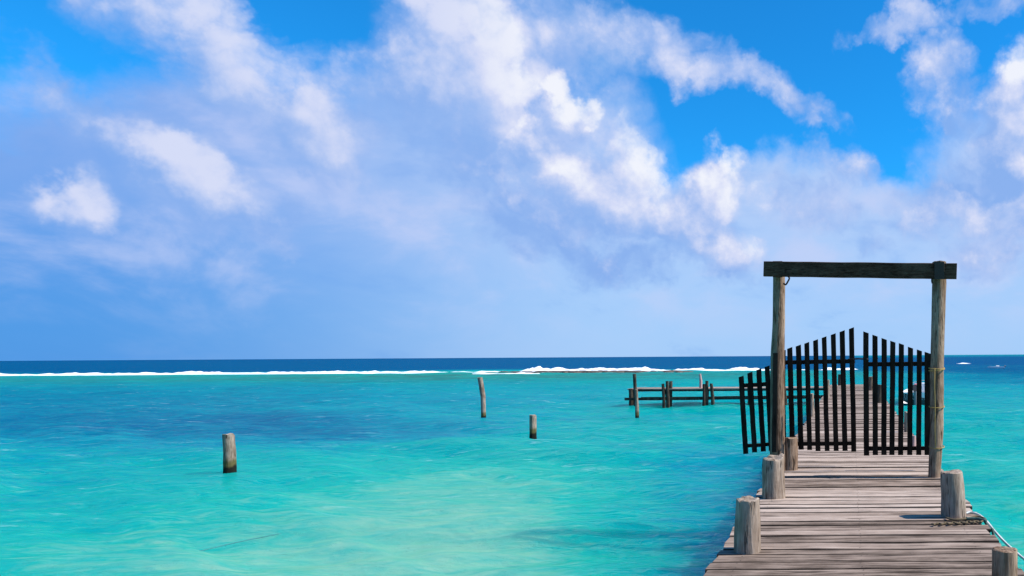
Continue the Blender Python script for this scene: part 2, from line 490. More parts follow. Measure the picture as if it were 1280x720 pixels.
# ------------------------------------------------------------------ mesh helpers
class MB:
    def __init__(self):
        self.v, self.f, self.mi, self.sm = [], [], [], []

    def add(self, vs, fs, mi=0, smooth=False):
        k = len(self.v)
        self.v += [tuple(p) for p in vs]
        for f in fs:
            self.f.append(tuple(i + k for i in f))
            self.mi.append(mi)
            self.sm.append(smooth)

    def build(self, name, mats, parent=None, loc=(0, 0, 0)):
        me = bpy.data.meshes.new(name)
        me.from_pydata(self.v, [], self.f)
        for m in (mats if isinstance(mats, (list, tuple)) else [mats]):
            me.materials.append(m)
        me.polygons.foreach_set('material_index', self.mi)
        me.polygons.foreach_set('use_smooth', self.sm)
        me.update()
        o = bpy.data.objects.new(name, me)
        COL.objects.link(o)
        o.location = loc
        if parent:
            o.parent = parent
        return o

    def plank(self, a, b, w, t, seed=0, seg=1, side=None, wob=0.0, bev=0.006, mi=0, endcut=(0, 0), emi=None):
        """A sawn board from a to b, w wide (along side) and t thick, arrises eased."""
        a, b = Vector(a), Vector(b)
        d = (b - a).normalized()
        s = Vector(side) if side else Vector((0, 0, 1)).cross(d)
        s = (s - d * s.dot(d)).normalized()
        u = d.cross(s)
        rr = random.Random(seed)
        prof = [(-w / 2 + bev, -t / 2), (w / 2 - bev, -t / 2), (w / 2, -t / 2 + bev), (w / 2, t / 2 - bev),
                (w / 2 - bev, t / 2), (-w / 2 + bev, t / 2), (-w / 2, t / 2 - bev), (-w / 2, -t / 2 + bev)]
        vs = []
        for i in range(seg + 1):
            f = i / seg
            c = a.lerp(b, f)
            oy, oz = rr.uniform(-wob, wob), rr.uniform(-wob, wob)
            kw = 1 + rr.uniform(-wob, wob) * 4
            for q, (x, y) in enumerate(prof):
                e = 0
                if i == 0:
                    e = endcut[0] * x
                elif i == seg:
                    e = endcut[1] * x
                vs.append(c + s * (x * kw + oy) + u * (y + oz) + d * e)
        fs = []
        n = 8
        for i in range(seg):
            for q in range(n):
                fs.append((i * n + q, i * n + (q + 1) % n, (i + 1) * n + (q + 1) % n, (i + 1) * n + q))
        fs.append(tuple(reversed(range(n))))
        fs.append(tuple(seg * n + q for q in range(n)))
        self.add(vs, fs, mi)
        if emi is not None:                            # long edges of a deck board, coloured dark for the gap shade
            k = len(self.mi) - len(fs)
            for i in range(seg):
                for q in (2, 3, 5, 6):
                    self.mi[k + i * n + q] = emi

    def log(self, pts, radii, seed=0, n=16, rough=0.06, rings=10, chip=0.0, mi=0):
        """A crooked round timber through pts with a ragged sawn top."""
        pts = [Vector(p) for p in pts]
        L = [0.0]
        for i in range(1, len(pts)):
            L.append(L[-1] + (pts[i] - pts[i - 1]).length)

        def samp(s):
            for i in range(1, len(pts)):
                if s <= L[i] + 1e-9:
                    f = (s - L[i - 1]) / max(1e-9, L[i] - L[i - 1])
                    return pts[i - 1].lerp(pts[i], f), radii[i - 1] * (1 - f) + radii[i] * f
            return pts[-1], radii[-1]
        d = (pts[-1] - pts[0]).normalized()
        x = d.cross(Vector((0.31, 0.83, 0.46))).normalized()
        y = d.cross(x)
        vs, fs = [], []
        so = Vector((seed * 3.71, seed * 1.93, seed * 0.77))
        for i in range(rings + 1):
            s = L[-1] * i / rings
            c, r = samp(s)
            for k in range(n):
                a = 2 * math.pi * k / n
                e = x * math.cos(a) + y * math.sin(a)
                q = so + e * 1.7 + d * (s * 1.1)
                rr = r * (1 + rough * 2.2 * mnoise.noise(q) + rough * mnoise.noise(q * 4.1))
                p = c + e * rr
                if i == rings:
                    p = p + d * (chip * (mnoise.noise(so + e * 1.3) * 1.2 - 0.2))
                vs.append(p)
        for i in range(rings):
            for k in range(n):
                fs.append((i * n + k, i * n + (k + 1) % n, (i + 1) * n + (k + 1) % n, (i + 1) * n + k))
        self.add(vs, fs, mi, True)
        top, r = samp(L[-1])
        base = rings * n
        cap = [Vector(vs[base + k]) for k in range(n)]
        inner = [p.lerp(top + d * (chip * 0.1), 0.14) + d * (r * 0.07) for p in cap]
        ctr = top + d * (r * 0.09 - chip * 0.3)
        self.add(cap + inner + [ctr], [(k, (k + 1) % n, n + (k + 1) % n, n + k) for k in range(n)] + [(n + k, n + (k + 1) % n, 2 * n) for k in range(n)], mi)
        self.add([vs[k] for k in range(n)], [tuple(reversed(range(n)))], mi)

    def tube(self, pts, r, n=8, mi=0, twist=0.0):
        pts = [Vector(p) for p in pts]
        vs, fs = [], []
        for i, p in enumerate(pts):
            d = (pts[min(i + 1, len(pts) - 1)] - pts[max(i - 1, 0)]).normalized()
            x = d.cross(Vector((0.13, 0.21, 0.97))).normalized()
            y = d.cross(x)
            for k in range(n):
                a = 2 * math.pi * k / n
                rr = r * (1 + twist * math.sin(3 * a + i * 1.3))
                vs.append(p + (x * math.cos(a) + y * math.sin(a)) * rr)
        for i in range(len(pts) - 1):
            for k in range(n):
                fs.append((i * n + k, i * n + (k + 1) % n, (i + 1) * n + (k + 1) % n, (i + 1) * n + k))
        fs.append(tuple(reversed(range(n))))
        fs.append(tuple((len(pts) - 1) * n + k for k in range(n)))
        self.add(vs, fs, mi, True)


def smooth_curve(pts, n=10):
    pts = [Vector(p) for p in pts]
    q = [pts[0] * 2 - pts[1]] + pts + [pts[-1] * 2 - pts[-2]]
    out = []
    for i in range(1, len(q) - 2):
        for k in range(n):
            t = k / n
            a, b, c, d = q[i - 1], q[i], q[i + 1], q[i + 2]
            out.append(0.5 * (2 * b + (c - a) * t + (2 * a - 5 * b + 4 * c - d) * t * t + (3 * b - a - 3 * c + d) * t ** 3))
    out.append(pts[-1])
    return out


def tag(o, label=None, cat=None, group=None, kind=None):
    if label:
        o['label'] = label
    if cat:
        o['category'] = cat
    if group:
        o['group'] = group
    if kind:
        o['kind'] = kind
    return o


def empty(name, loc, label, cat, group=None):
    o = bpy.data.objects.new(name, None)
    o.empty_display_size = 0.3
    COL.objects.link(o)
    o.location = loc
    return tag(o, label, cat, group)


# ------------------------------------------------------------------ the sea
REEF_Y = 131.0


def sea_depth(px, py):
    """Bottom depth (0 sand bank .. 1 deep) and growth on the bottom, from soundings spread over the lagoon."""
    S = [(300, 715, .12), (500, 700, .03), (600, 650, .03), (700, 700, .10), (560, 610, .12), (700, 605, .22), (450, 680, .07), (640, 600, .18), (420, 640, .16),
         (-100, 600, .5), (0, 600, .45), (100, 640, .40), (0, 700, .32), (120, 715, .22), (250, 600, .42), (300, 650, .27), (400, 590, .36), (-200, 700, .4), (200, 690, .20),
         (0, 565, .55), (150, 575, .5), (300, 568, .46), (500, 560, .44), (650, 562, .45), (800, 570, .47), (700, 522, .52), (850, 530, .48), (900, 520, .52), (770, 545, .46),
         (820, 610, .45), (780, 650, .33), (880, 600, .60), (930, 600, .72), (850, 670, .60), (830, 715, .5), (900, 640, .74), (940, 570, .66), (880, 690, .72), (760, 700, .25),  # pier's shadow along its left edge put in as greater depth
         (-150, 530, .76), (0, 530, .75), (100, 522, .77), (200, 538, .80), (300, 535, .81), (400, 538, .82), (460, 537, .78), (530, 532, .64), (300, 548, .75), (100, 550, .68),
         (0, 500, .75), (100, 490, .72), (200, 503, .74), (350, 500, .70), (500, 503, .64), (600, 492, .62), (700, 487, .58), (800, 482, .54), (900, 492, .54), (600, 515, .60), (-200, 495, .75),
         (0, 482, .66), (300, 482, .66), (600, 478, .60), (800, 472, .52), (900, 474, .52), (0, 474, .55), (300, 472, .5), (600, 470, .45),
         (1000, 470, .52), (1060, 472, .52), (1100, 470, .62), (1140, 480, .58), (1140, 505, .48), (1150, 550, .40), (1000, 510, .5),
         (1200, 450, .97), (1270, 452, .97), (1200, 462, .90), (1270, 464, .90), (1200, 472, .78), (1270, 474, .78), (1200, 492, .60), (1270, 497, .58), (1400, 500, .58), (1400, 470, .85),
         (1200, 525, .48), (1270, 545, .46), (1240, 600, .36), (1270, 640, .26), (1230, 650, .26), (1280, 700, .18), (1400, 640, .24), (1150, 640, .4), (1050, 640, .5), (1060, 560, .5), (1100, 700, .4)]
    S = np.array(S, float)
    hx = CY - (S[:, 0] - CX) * math.tan(ROLL)
    sx, st = S[:, 0] / 75.0, np.log(np.maximum(S[:, 1] - hx, 3)) / 0.125
    X, Tt = px / 75.0, np.log(np.maximum(py, 1.0)) / 0.125
    num, den = np.zeros_like(X), np.full_like(X, 1e-12)
    for a, b, v in zip(sx, st, S[:, 2]):
        q = (X - a) ** 2 + (Tt - b) ** 2
        w = np.exp(-0.5 * q) + 1e-3 / (1 + q) ** 2
        num += w * v
        den += w
    return num / den


def build_sea():
    fr = np.concatenate([np.arange(-62, 40.01, 0.25), np.arange(45, 298, 5.0)])
    th = np.radians(fr)
    rr = [0.6, 1.5, 2.5, 3.5]
    r = 4.2
    while r < 170:
        rr.append(r)
        r *= 1.0115
    while r < 40000:
        rr.append(r)
        r *= 1.13
    rad = np.array(rr)
    A, B = np.meshgrid(th, rad)
    x, y = B * np.sin(A), B * np.cos(A)
    rg = np.random.default_rng(5)
    z = np.zeros_like(x)
    for i in range(46):
        lam = 0.45 * (9.0 / 0.45) ** (i / 45)
        ang = R(-100 + rg.normal(0, 30))
        k = 2 * math.pi / lam
        amp = 0.0064 * lam ** 0.75
        fade = np.clip(1.6 - B * 0.0125 / lam * 2.2, 0, 1)
        warp = 0.7 * np.sin(0.31 * x + rg.uniform(0, 6)) + 0.7 * np.sin(0.27 * y + rg.uniform(0, 6))
        ph = k * (x * math.cos(ang) + y * math.sin(ang)) + rg.uniform(0, 6.28) + warp
        s = np.sin(ph)
        z += amp * fade * (s + 0.25 * np.cos(2 * ph))
    z = np.where(B > 150, 0.0, z)
    n, m = rad.size, th.size
    yy = np.maximum(y, 1.5)
    px = CX + F * x / yy
    dy = F * CAMZ / yy
    px = np.clip(px, -600, 1900)
    dep = sea_depth(px.ravel(), dy.ravel()).reshape(px.shape)
    wob = 5 * np.sin(x * 0.06) + 3 * np.sin(x * 0.17 + 1)
    right = 1 / (1 + np.exp(-np.clip((x - 6) / 3, -50, 50)))
    deep = 1 / (1 + np.exp(-np.clip((y - (REEF_Y + 14 + wob)) / 4.0, -50, 50)))
    deepv = 0.955 + 0.03 * np.clip((y - 300) / 2000, 0, 1)
    dep = dep * (1 - deep * (1 - right)) + deepv * deep * (1 - right)
    dep = np.where(y < 1, 0.3, dep)
    gro = np.exp(-((y - 100) / 24) ** 2) * (1 - right) * np.clip(0.55 + 0.5 * np.exp(-((x + 50) / 45) ** 2), 0, 1)
    gro *= (1 - deep)
    vs = np.stack([x, y, z], -1).reshape(-1, 3)
    i = np.arange(n - 1)[:, None]
    j = np.arange(m)[None, :]
    jn = (j + 1) % m
    q = np.stack([i * m + j, i * m + jn, (i + 1) * m + jn, (i + 1) * m + j], -1)[..., ::-1].reshape(-1, 4)
    me = bpy.data.meshes.new('water')
    me.vertices.add(len(vs))
    me.vertices.foreach_set('co', vs.ravel())
    me.loops.add(q.size)
    me.loops.foreach_set('vertex_index', q.ravel().astype(np.int32))
    me.polygons.add(len(q))
    me.polygons.foreach_set('loop_start', np.arange(0, q.size, 4, dtype=np.int32))
    me.update(calc_edges=True)
    me.polygons.foreach_set('use_smooth', np.ones(len(q), bool))
    for nm, arr in (('depth', dep), ('growth', gro)):
        at = me.attributes.new(nm, 'FLOAT', 'POINT')
        at.data.foreach_set('value', arr.ravel().astype(np.float32))
    me.materials.append(M['water'])
    me.validate()
    o = bpy.data.objects.new('water', me)
    COL.objects.link(o)
    o['kind'] = 'structure'
    o['label'] = 'clear turquoise lagoon turning dark blue beyond the reef'
    return o


build_sea()


def build_surf():
    """The breakers along the reef: ragged ridges of white water with foam washing in front."""
    b = MB()
    rg = random.Random(8)

    def ridge(x0, x1, y0, hgt, depth, seed, dens=0.55):
        n = int((x1 - x0) / 0.30)
        prof = [(-1.0, 0.0), (-0.72, 0.30), (-0.5, 0.42), (-0.28, 0.85), (-0.05, 1.0), (0.2, 0.62), (0.6, 0.25), (1.0, 0.0)]
        vs, fs = [], []
        for i in range(n + 1):
            f = i / n
            x = x0 + (x1 - x0) * f
            e = min(1, min(f, 1 - f) * (x1 - x0) / 2.5)
            a = mnoise.noise(Vector((x * 0.13, seed, 0))) * 0.9 + mnoise.noise(Vector((x * 0.55, seed, 3))) * 0.6
            hh = hgt * e * max(-0.15, dens - 0.12 + 1.25 * a)
            yo = y0 + mnoise.noise(Vector((x * 0.05, seed, 9))) * 3.0
            for k, (py, pz) in enumerate(prof):
                j = mnoise.noise(Vector((x * 1.4, seed + k * 1.7, 5)))
                vs.append((x, yo + depth * 0.5 * py * (0.5 + 0.5 * e) + j * 0.3, -0.03 + hh * pz * (1 + 0.5 * j) + (0.04 if 0 < k < 7 else 0)))
        m = len(prof)
        for i in range(n):
            for k in range(m - 1):
                fs.append((i * m + k, (i + 1) * m + k, (i + 1) * m + k + 1, i * m + k + 1))
        b.add(vs, fs, 0, True)

    def X(px, y=REEF_Y):
        return (px - CX) / F * y
    ridge(X(-260), X(580), REEF_Y - 2, 0.30, 4, 1.0, 0.75)
    ridge(X(150), X(574), REEF_Y - 5, 0.42, 5, 2.0, 0.75)
    ridge(X(-200), X(260), REEF_Y - 7, 0.12, 3, 3.3, 0.6)
    ridge(X(570), X(700), REEF_Y - 3, 0.30, 4, 4.1, 0.7)
    ridge(X(645), X(840), REEF_Y + 2, 0.52, 6, 5.2, 0.95)
    ridge(X(690), X(800), REEF_Y + 12, 0.6, 4, 6.0, 0.7)
    ridge(X(740), X(835), REEF_Y - 5, 0.60, 5, 7.7, 0.85)
    ridge(X(640), X(735), REEF_Y - 13, 0.20, 6, 8.4, 0.55)
    ridge(X(830), X(975), REEF_Y - 1, 0.42, 4, 9.1, 0.62)
    ridge(X(990), X(1074), REEF_Y - 1, 0.5, 4, 10.6, 0.7)
    ridge(X(900), X(965), REEF_Y + 2, 0.45, 3, 11.6, 0.7)
    for px, py, w in ((1205, 454.6, 1.3), (1246, 461.6, 1.5)):
        g = G(px, py)
        s = g.y / 131
        ridge(g.x - w * s, g.x + w * s, g.y, 0.24 * s, 2.0 * s, px * 0.01, 0.8)
    tag(b.build('surf', M['foam']), 'white breaking surf along the reef on the horizon', 'surf', None, 'stuff')
    # coral rock awash just in front of the breakers
    b = MB()
    for i in range(150):
        px = rg.gauss(735, 45) if i < 110 else rg.uniform(640, 860)
        yy = REEF_Y - rg.uniform(5.5, 13)
        x = (px - CX) / F * yy
        w, d, h = rg.uniform(0.4, 1.6), rg.uniform(0.3, 1.0), rg.uniform(0.10, 0.30)
        n = 9
        vs = []
        for lvl, (sc, z) in enumerate(((1.0, -0.05), (0.85, h * 0.6), (0.4, h))):
            for k in range(n):
                a = 6.283 * k / n
                q = 1 + 0.35 * mnoise.noise(Vector((math.cos(a) * 1.3 + i, math.sin(a) * 1.3, lvl)))
                vs.append((x + w * sc * q * math.cos(a), yy + d * sc * q * math.sin(a), z))
        fs = [(l * n + k, l * n + (k + 1) % n, (l + 1) * n + (k + 1) % n, (l + 1) * n + k) for l in range(2) for k in range(n)]
        fs.append(tuple(2 * n + k for k in range(n)))
        b.add(vs, fs, 0, True)
    tag(b.build('reef', M['rock']), 'brown coral rock awash in front of the breakers', None, None, 'structure')


build_surf()

# ------------------------------------------------------------------ the pier
XL, XR = -1.09, 1.26
PIER_END = 41.0


def build_pier():
    root = empty('pier', (0, 0, 0), 'long weathered grey plank pier running out to the lagoon through the gate', 'pier')
    b = MB()
    rg = random.Random(3)
    y = -2.5
    i = 0
    while y < PIER_END:
        w = rg.choice((0.15, 0.17, 0.19, 0.20, 0.22, 0.13))
        gap = rg.choice((0.008, 0.012, 0.016, 0.022, 0.03, 0.04))
        if 12.9 < y < 13.2 or 14.6 < y < 14.8:
            gap = 0.05
        xl = XL + rg.uniform(-0.025, 0.025)
        xr = XR + rg.uniform(-0.03, 0.025)
        yaw = rg.uniform(-0.006, 0.006)
        z = DECK - 0.02 + rg.uniform(-0.005, 0.004)
        roll = rg.uniform(-0.03, 0.03)
        c = y + w / 2
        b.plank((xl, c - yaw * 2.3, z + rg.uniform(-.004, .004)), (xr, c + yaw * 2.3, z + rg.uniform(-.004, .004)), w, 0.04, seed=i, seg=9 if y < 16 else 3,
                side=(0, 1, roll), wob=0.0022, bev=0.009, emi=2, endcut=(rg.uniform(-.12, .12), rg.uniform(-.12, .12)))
        if y < 18:
            for nx in (-0.88, 0.08, 1.04):
                for s in (-0.3, 0.3):
                    cx, cy = nx + rg.uniform(-.012, .012), c + s * w
                    vs = [(cx + 0.0055 * math.cos(a * 1.047), cy + 0.0055 * math.sin(a * 1.047), z + 0.0235) for a in range(6)]
                    b.add(vs, [tuple(range(6))], 1)
        y += w + gap
        i += 1
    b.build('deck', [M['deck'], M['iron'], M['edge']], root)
    for x in (-0.88, 0.08, 1.04):
        s = MB()
        for k in range(11):
            y0 = -2.4 + k * 3.95
            s.plank((x, y0, DECK - 0.145), (x, y0 + 3.93, DECK - 0.145), 0.10, 0.19, seed=k, side=(1, 0, 0))
        s.build('stringer', M['pile'], root)
    for k in range(16):
        yy = -1.6 + k * 2.8
        c = MB()
        c.plank((XL + 0.02, yy, DECK - 0.32), (XR - 0.02, yy, DECK - 0.32), 0.12, 0.15, seed=k, side=(0, 1, 0))
        c.build('crossbeam', M['pile'], root)
        for x in (-0.80, 0.97):
            p = MB()
            p.log([(x, yy, -1.6), (x + rg.uniform(-.02, .02), yy, DECK - 0.40)], [0.11, 0.10], seed=k + x, n=12, rings=5)
            p.build('pile', M['wet'], root)
    return root


build_pier()

STUMPS = 'short log stumps standing along the pier edges'


def stump(px0, px1, pyt, pyb, label, lean=0.0, seed=1, chip=0.02, mat='log', group=STUMPS, Z=None, top=None, taper=0.94):
    Z = Z or G(0.5 * (px0 + px1), pyb, DECK).y
    base = P(0.5 * (px0 + px1), pyb, Z)
    t = P(0.5 * (px0 + px1) + lean, pyt, Z)
    r = 0.5 * (px1 - px0) / F * Z
    h = t.z - DECK + chip * 0.15
    b = MB()
    dx = t.x - base.x
    b.log([(-dx * 0.1, 0, -0.05), (dx * 0.4, 0.004, h * 0.5), (dx, 0, h)], [r * 1.03, r, r * taper], seed=seed, n=26, rings=18, rough=0.075, chip=chip)
    o = b.build('mooring_stump', M[mat], None, (base.x, Z, DECK))
    return tag(o, label, 'stump', group)


stump(919, 951.5, 624, 688.5, 'pale cracked log stump nearest on the left edge of the pier', 0.5, 1, 0.03)
stump(953, 980.5, 573, 621.5, 'chipped log stump second along the left edge, in front of the gate post', 0.0, 2, 0.05)
stump(979, 996.5, 547.5, 587, 'slim dark log stump right in front of the left gate leaf', 0.5, 3, 0.01, 'pole')
stump(1178, 1207, 590.5, 645.5, 'leaning log stump on the right edge with rope around its foot', -3.5, 4, 0.015)
stump(1240, 1272.5, 687, 737, 'log stump cut off by the bottom right corner of the photo', 0, 5, 0.01, 'pole', Z=4.55)
# beyond the gate
FARST = 'posts standing along the pier beyond the gate'
stump(1012, 1018, 492, 520, 'thin pale post at the left pier edge, nearest beyond the gate', -1, 6, 0.01, 'log', FARST, Z=19.5)
stump(1030.5, 1037, 475, 497, 'post on the left pier edge halfway to the pier end', 0, 7, 0.01, 'log', FARST, Z=27.5)
stump(1047.5, 1052.5, 468, 481, 'small dark post at the very end of the pier', 0, 8, 0.01, 'pile', FARST, Z=39.5)
stump(1086, 1092, 471, 486, 'reddish post at the right end corner of the pier', 0, 9, 0.01, 'pole', FARST, Z=34)
stump(1095, 1103, 481, 505, 'thick dark post on the right pier edge before the moored boat', 1, 10, 0.01, 'pile', FARST, Z=25)
stump(1130, 1136.5, 515, 545, 'pale stump on the right pier edge, nearest beyond the gate', 0, 11, 0.02, 'log', FARST, Z=15.5)
stump(1138, 1145, 545, 565, 'low pinkish stump on the right pier edge just behind the gate', 0, 12, 0.02, 'cloth', FARST, Z=12.6)


# ------------------------------------------------------------------ the gate
ZL, ZR, ZLEAF, ZRLEAF = 10.35, 9.72, 10.72, 10.28


def z1(x, y):                                       # a point measured on an enlargement of the gate
    return 900 + x / 2.6658, 310 + y / 2.6667


def build_gate():
    bl = P(972, 588, ZL)
    br = P(1167.5, 600, ZR)
    root = empty('gate', (0.5 * (bl.x + br.x), 0.5 * (ZL + ZR), DECK), 'wooden gate of log posts, dark beam and two black picket leaves across the pier', 'gate')
    o = root.location

    def loc(p):
        return Vector(p) - o

    def q(x, y, Z):
        return loc(P(*z1(x, y), Z))
    # posts
    b = MB()
    b.log([loc((bl.x, ZL, DECK - 0.03)), q(192, 560, ZL), q(192, 360, ZL), q(196, 240, ZL), q(197, 120, ZL), q(196, 60, ZL)], [0.106, 0.10, 0.092, 0.088, 0.086, 0.085], seed=21, n=20, rings=40, rough=0.05, chip=0.01)
    b.build('post', M['pole'], root)
    b = MB()
    b.log([loc((br.x, ZR, DECK - 0.03)), q(722, 600, ZR + .03), q(722, 420, ZR + .08), q(727, 250, ZR + .13), q(731, 120, ZR + .17), q(731, 47, ZR + .19)], [0.083, 0.085, 0.087, 0.09, 0.092, 0.092], seed=22, n=20, rings=40, rough=0.05, chip=0.01)
    b.build('post', M['pole'], root)
    # beam across the front of the posts
    zb0, zb1 = ZL - 0.15, ZR + 0.03
    p0, p1 = P(*z1(147, 70), zb0 - 0.02), P(*z1(789, 78), zb1 - 0.02)
    b = MB()
    b.plank(loc(p0), loc(p1), 0.06, 0.205, seed=5, seg=12, wob=0.002, bev=0.008)
    b.build('beam', M['beam'], root)
    # iron straps and hooks that hold the beam
    for xz, Zf, h0, h1 in ((192, ZL - 0.19, 44, 98), (731, ZR - 0.005, 47, 104)):
        b = MB()
        a0, a1 = q(xz, h0, Zf), q(xz, h1, Zf)
        b.plank(a0, a1, 0.13, 0.012, side=(1, 0, 0), bev=0.003)
        b.plank(a0 + Vector((0, 0, -0.004)), a0 + Vector((0, 0.26, -0.004)), 0.13, 0.012, side=(1, 0, 0), bev=0.003)
        b.build('strap', M['iron'], root)
    for pts in ([(224, 92), (231, 100), (226, 112), (219, 122), (211, 118)], [(708, 98), (706, 108), (708, 118)]):
        b = MB()
        Zf = ZL - 0.10 if pts[0][0] < 400 else ZR + 0.06
        b.tube(smooth_curve([q(x, y, Zf) for x, y in pts], 5), 0.012)
        b.build('hook', M['iron'], root)

    def leaf(Z, tops, bots, rails, stile=None):
        lf = bpy.data.objects.new('gate_leaf', None)
        COL.objects.link(lf)
        lf.parent = root
        for (xa, ya, xb, yb, w) in rails:
            m = MB()
            m.plank(q(xa, ya, Z + 0.026), q(xb, yb, Z + 0.026), 0.028, w, seed=int(xa), seg=4, wob=0.002)
            m.build('rail', M['black'], lf)
        for i, ((xt, yt), (xb, yb)) in enumerate(zip(tops, bots)):
            k = MB()
            w = 0.074 + 0.012 * mnoise.noise(Vector((i * 1.7, Z, 0)))
            k.plank(q(xb, yb, Z), q(xt, yt, Z), w, 0.024, seed=i, seg=6, side=(1, 0, 0), wob=0.0022, bev=0.004, endcut=(0, 0.35 if xt < 460 else -0.35))
            k.build('picket', M['black'], lf)
        return lf
    lt = [(205, 345), (232, 333), (261, 325), (289, 316), (318, 307), (347, 297), (377, 287), (407, 277), (438, 267)]
    lb = [(213, 668), (242, 671), (270, 672), (299, 673), (327, 676), (357, 676), (387, 676), (417, 676), (446, 679)]
    ll = leaf(ZLEAF, lt, lb, [(196, 382, 450, 377, 0.062), (206, 654, 451, 651, 0.058)])
    tag(ll, 'left black picket leaf, hung a little higher')
    rt = [(486, 281), (516, 292), (547, 303), (576, 312), (604, 320), (635, 332), (664, 341), (691, 349)]
    rb = [(488, 692), (518, 690), (546, 690), (573, 690), (602, 690), (632, 690), (662, 690), (691, 690)]
    rl = leaf(ZRLEAF, rt, rb, [(480, 388, 708, 386, 0.062), (494, 668, 706, 668, 0.058)])
    tag(rl, 'right black picket leaf, hung a little lower')
    # hinge stile and latch bar
    b = MB()
    b.plank(q(196, 690, ZL + 0.17), q(200, 340, ZL + 0.17), 0.16, 0.05, side=(1, 0, 0), seg=5, wob=0.002)
    b.plank(q(181, 680, ZL - 0.12), q(186, 350, ZL - 0.12), 0.07, 0.03, side=(1, 0, 0), seg=5, wob=0.002)
    b.build('hinge_stile', M['black'], root)
    b = MB()
    b.plank(q(711, 692, ZR + 0.20), q(712, 352, ZR + 0.24), 0.10, 0.05, side=(1, 0, 0), seg=5, wob=0.002)
    b.build('hinge_stile', M['black'], root)
    b = MB()
    b.tube([q(428, 371, ZLEAF - 0.03), q(462, 369, 0.5 * (ZLEAF + ZRLEAF)), q(492, 371, ZRLEAF - 0.03)], 0.011)
    b.build('latch_wire', M['iron'], root)
    # yellow cord bound round the right post
    b = MB()
    for yy, r in ((400, 0.102), (528, 0.10), (662, 0.098)):
        for k in range(2 if yy == 400 else 1):
            f = (yy - 47) / (720 - 47)
            c = q(722, yy + k * 6, ZR + 0.08 * (1 - f) + 0.02)
            pts = [c + Vector((r * math.cos(a / 20 * 6.283), r * math.sin(a / 20 * 6.283), 0.012 * math.sin(a / 20 * 6.283 + k))) for a in range(21)]
            b.tube(pts, 0.0065, 6)
    b.tube([q(716, 400, ZR - 0.045), q(715, 460, ZR - 0.05), q(717, 528, ZR - 0.065), q(716, 600, ZR - 0.07), q(718, 662, ZR - 0.075)], 0.006, 6)
    b.build('cord', M['cord'], root)
    # short picket wing reaching out over the water on the left
    zf = ZL + 0.1
    fb = P(948, 568, zf)
    fr = empty('picket_fence', (fb.x, zf, DECK), 'short black picket panel jutting over the water left of the gate', 'fence')

    def qf(x, y, Z):
        return P(*z1(x, y), Z) - fr.location
    for nm, a, e, w in (('rail', (66, 459), (186, 452), 0.058), ('rail', (82, 660), (186, 653), 0.052)):
        b = MB()
        b.plank(qf(*a, zf + 0.03), qf(*e, zf + 0.03), 0.028, w, seg=4, wob=0.002)
        b.build(nm, M['black'], fr)
    for i, (t, bt) in enumerate((((70, 428), (86, 686)), ((99, 415), (116, 681)), ((129, 404), (145, 678)), ((157, 394), (171, 675)))):
        b = MB()
        b.plank(qf(*bt, zf), qf(*t, zf), 0.071, 0.024, seed=i + 30, seg=6, side=(1, 0, 0), wob=0.0022, bev=0.004, endcut=(0, 0.3))
        b.build('picket', M['black'], fr)


build_gate()


# ------------------------------------------------------------------ ropes
def rope(name, pts, r, mat, label, cat='rope', sm=8, group=None):
    pts = [Vector(p) for p in pts]
    o = pts[0].copy()
    c = smooth_curve([p - o for p in pts], sm)
    b = MB()
    b.tube(c, r, 8, twist=0.12)
    return tag(b.build(name, M[mat], None, o), label, cat, group)


def onD(px, py, dz=0.018):
    return G(px, py, DECK + dz)


rg = random.Random(4)
pts = []
for i in range(46):                                   # the frayed brown rope, doubled back on itself
    f = i / 45
    px = 1165 + 62 * f + 1.5 * math.sin(i * 1.9)
    py = 655 - 3.0 * f + 0.8 * math.sin(i * 0.9)
    pts.append(onD(px, py, 0.016 + 0.005 * (0.5 + 0.5 * math.sin(i * 1.7))))
pts += [onD(1232, 649), onD(1222, 645.5), onD(1206, 648.5), onD(1192, 649.5), onD(1182, 647)]
rope('coiled_rope', pts, 0.009, 'rope_dark', 'frayed brown rope lying doubled on the planks by the right stump', sm=4)
e = G(1228, 651, DECK)
rope('hanging_rope', [onD(1207, 648), onD(1222, 648.5), onD(1232, 651, 0.024), (1.272, e.y - .02, DECK + .012), (1.315, e.y - .12, DECK - 0.06), (1.33, e.y - .2, DECK - 0.14), (1.34, e.y - .24, -0.2)], 0.014, 'rope_green',
     'dark green rope hanging over the right edge of the pier')
a = G(1213, 641, DECK + .02)
rope('mooring_line', [onD(1198, 641, 0.03), onD(1206, 641.5, 0.02), (1.20, a.y + .02, DECK + .018), (1.29, a.y - .13, DECK + 0.0), (1.42, 6.9, 0.76), (1.62, 6.55, 0.62), (2.0, 5.9, 0.42), (2.7, 4.7, 0.2), (3.3, 3.4, 0.02)], 0.012, 'rope_pale',
     'pale taut line running from the pier edge out of the photo at right')
rope('floating_rope', [G(60, 729, .0), G(100, 719, .02), G(170, 706, .02), G(240, 691, .02), G(300, 677, .02), G(350, 667, .02), G(385, 660, .005)], 0.007, 'rope_teal',
     'thin dark line drifting in the sandy shallows at lower left')


